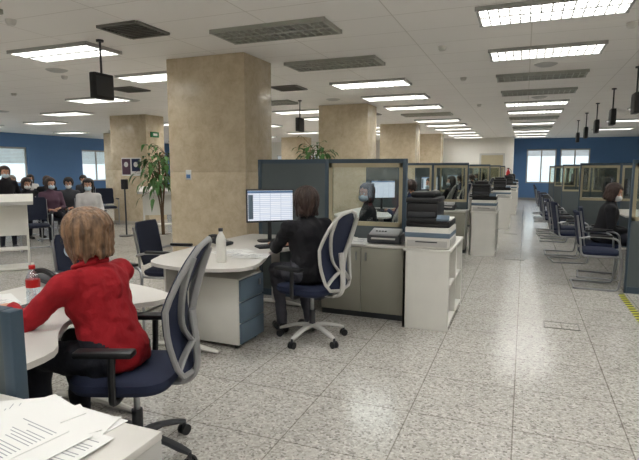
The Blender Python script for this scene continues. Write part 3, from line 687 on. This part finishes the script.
def plant(name, loc, h, spread, n, seed, droop=.5):
    rnd = random.Random(seed); b = MB()
    b.lathe([(.13, 0), (.17, .26), (.185, .28), (.185, .3), (.165, .3), (.16, .27), (.001, .27)], M['pot'])
    b.lathe([(.155, .272), (.001, .285)], M['soil'])
    tops = []
    for k in range(4):
        a = rnd.uniform(0, 6.28); e = Vector((math.cos(a)*spread*.5, math.sin(a)*spread*.5, h*rnd.uniform(.8, .95)))
        pts = smoothpts([(rnd.uniform(-.03, .03), rnd.uniform(-.03, .03), .27), (e.x*.2, e.y*.2, h*.45), tuple(e*.98)], 5); b.tube(pts, [.014]*(len(pts)-1)+[.006], M['bark'], 7)
        tops += pts[int(len(pts)*.66):]
    for i in range(n):
        p = Vector(rnd.choice(tops)); a = rnd.uniform(0, 6.28); el = rnd.uniform(-.6, .7); Ln = rnd.uniform(.12, .2); w = Ln*.22
        d = Vector((math.cos(a)*math.cos(el), math.sin(a)*math.cos(el), math.sin(el))); s = d.cross(Vector((0, 0, 1))).normalized()
        st = p+d*rnd.uniform(.05, spread*.8); st.z += rnd.uniform(-.05, .1)
        b.tube([p, st], .003, M['bark'], 4)
        q = [st, st+d*Ln*.35+s*w, st+d*Ln*.7+s*w*.8+Vector((0, 0, -Ln*droop*.25)), st+d*Ln+Vector((0, 0, -Ln*droop)), st+d*Ln*.7-s*w*.8+Vector((0, 0, -Ln*droop*.25)), st+d*Ln*.35-s*w, st+d*Ln*.5+Vector((0, 0, -.012))]
        b.add(q, [(0, 1, 6), (1, 2, 6), (2, 3, 6), (3, 4, 6), (4, 5, 6), (5, 0, 6)], M['leaf'])
    b.obj(name, loc, sharp=80)
plant('potted_ficus', (-6.15, 7.6, 0), 2.0, .4, 150, 3, .9)
plant('potted_ficus', (-3.75, 9.2, 0), 2.05, .3, 180, 5, .6)

b = MB(); b.bx(-10.1, -9.45, 10.885, 10.897, 1.3, 1.78, M['paper']); b.bx(-10.08, -9.8, 10.88, 10.886, 1.33, 1.75, M['cpurple']); b.bx(-9.75, -9.48, 10.88, 10.886, 1.42, 1.75, M['cblue'])
for k in range(2):
    cx = -9.94 if k == 0 else -9.615; b.cyl((cx, 10.879, 1.6), (cx, 10.874, 1.6), .07, M['paper'])
b.obj('wall_notice')
b = MB(); b.bx(-9.24, -9.2, 11.05, 11.35, 2.32, 2.46, M['green']); b.bx(-9.2, -9.195, 11.12, 11.28, 2.36, 2.42, M['paper']); b.obj('exit_sign')
b = MB(); b.bx(-4.12, -4.04, 5.588, 5.597, 1.35, 1.48, M['paper']); b.bx(-4.11, -4.05, 5.583, 5.588, 1.37, 1.42, M['wallb']); b.obj('notice_card')
b = MB(); b.lathe([(.08, 0), (.085, .02), (.085, .42), (.05, .5), (.02, .53), (.02, .58)], M['red']); b.box((0, 0, .6), (.1, .03, .04), M['black'], bev=.008); b.tube(smoothpts([(.03, 0, .58), (.12, 0, .5), (.12, 0, .25)], 4), .01, M['black'], 6); b.obj('fire_extinguisher', (-.7, 24.88, .9))
b = MB()
for k in range(14): b.add([(1.10, 5.5+k*.1, .002), (1.17, 5.5+k*.1+.03, .002), (1.17, 5.5+k*.1+.08, .002), (1.10, 5.5+k*.1+.05, .002)], [(0, 1, 2, 3)], M['yellow'])
for k in range(14): b.add([(1.10, 5.55+k*.1, .0021), (1.17, 5.58+k*.1, .0021), (1.17, 5.63+k*.1, .0021), (1.10, 5.6+k*.1, .0021)], [(0, 1, 2, 3)], M['black'])
b.obj('hazard_floor_tape')
def outlet(x, y, w=.15, d=.1):
    b = MB(); b.bx(-w, w, -d, d, 0, .004, M['floor'])
    for s_ in (1, -1): b.bx(-w, w, s_*d-.006, s_*d+.006, 0, .006, M['vent']); b.bx(s_*w-.006, s_*w+.006, -d, d, 0, .006, M['vent'])
    b.obj('floor_outlet_cover', (x, y, 0))
outlet(.39, 5.26); outlet(-.1, 9.0); outlet(-.25, 12.5)
b = MB(); b.lathe([(.16, 0), (.16, .015), (.02, .03)], M['dgrey']); b.cyl((0, 0, .02), (0, 0, 1.1), .018, M['dgrey']); b.box((0, 0, 1.15), (.12, .1, .22), M['black'], bev=.01); b.obj('sanitiser_stand', (-8.2, 8.9, 0))

# ------------------------------------------------------------ world, camera
w = bpy.data.worlds.new('sky'); scene.world = w; w.use_nodes = True; bg = w.node_tree.nodes['Background']; bg.inputs[0].default_value = (.86, .93, 1, 1); bg.inputs[1].default_value = 1.6
cd = bpy.data.cameras.new('camera'); cam = bpy.data.objects.new('camera', cd); COL.objects.link(cam)
cd.sensor_width = 36; cd.lens = 510/639*36; cam.location = (0, 0, 1.5); cam.rotation_euler = (math.radians(83.1), 0, math.radians(21.8)); scene.camera = cam
try:
    scene.view_settings.view_transform = 'Standard'; scene.view_settings.look = 'None'; scene.view_settings.exposure = 0.12
except Exception as e: print(e)
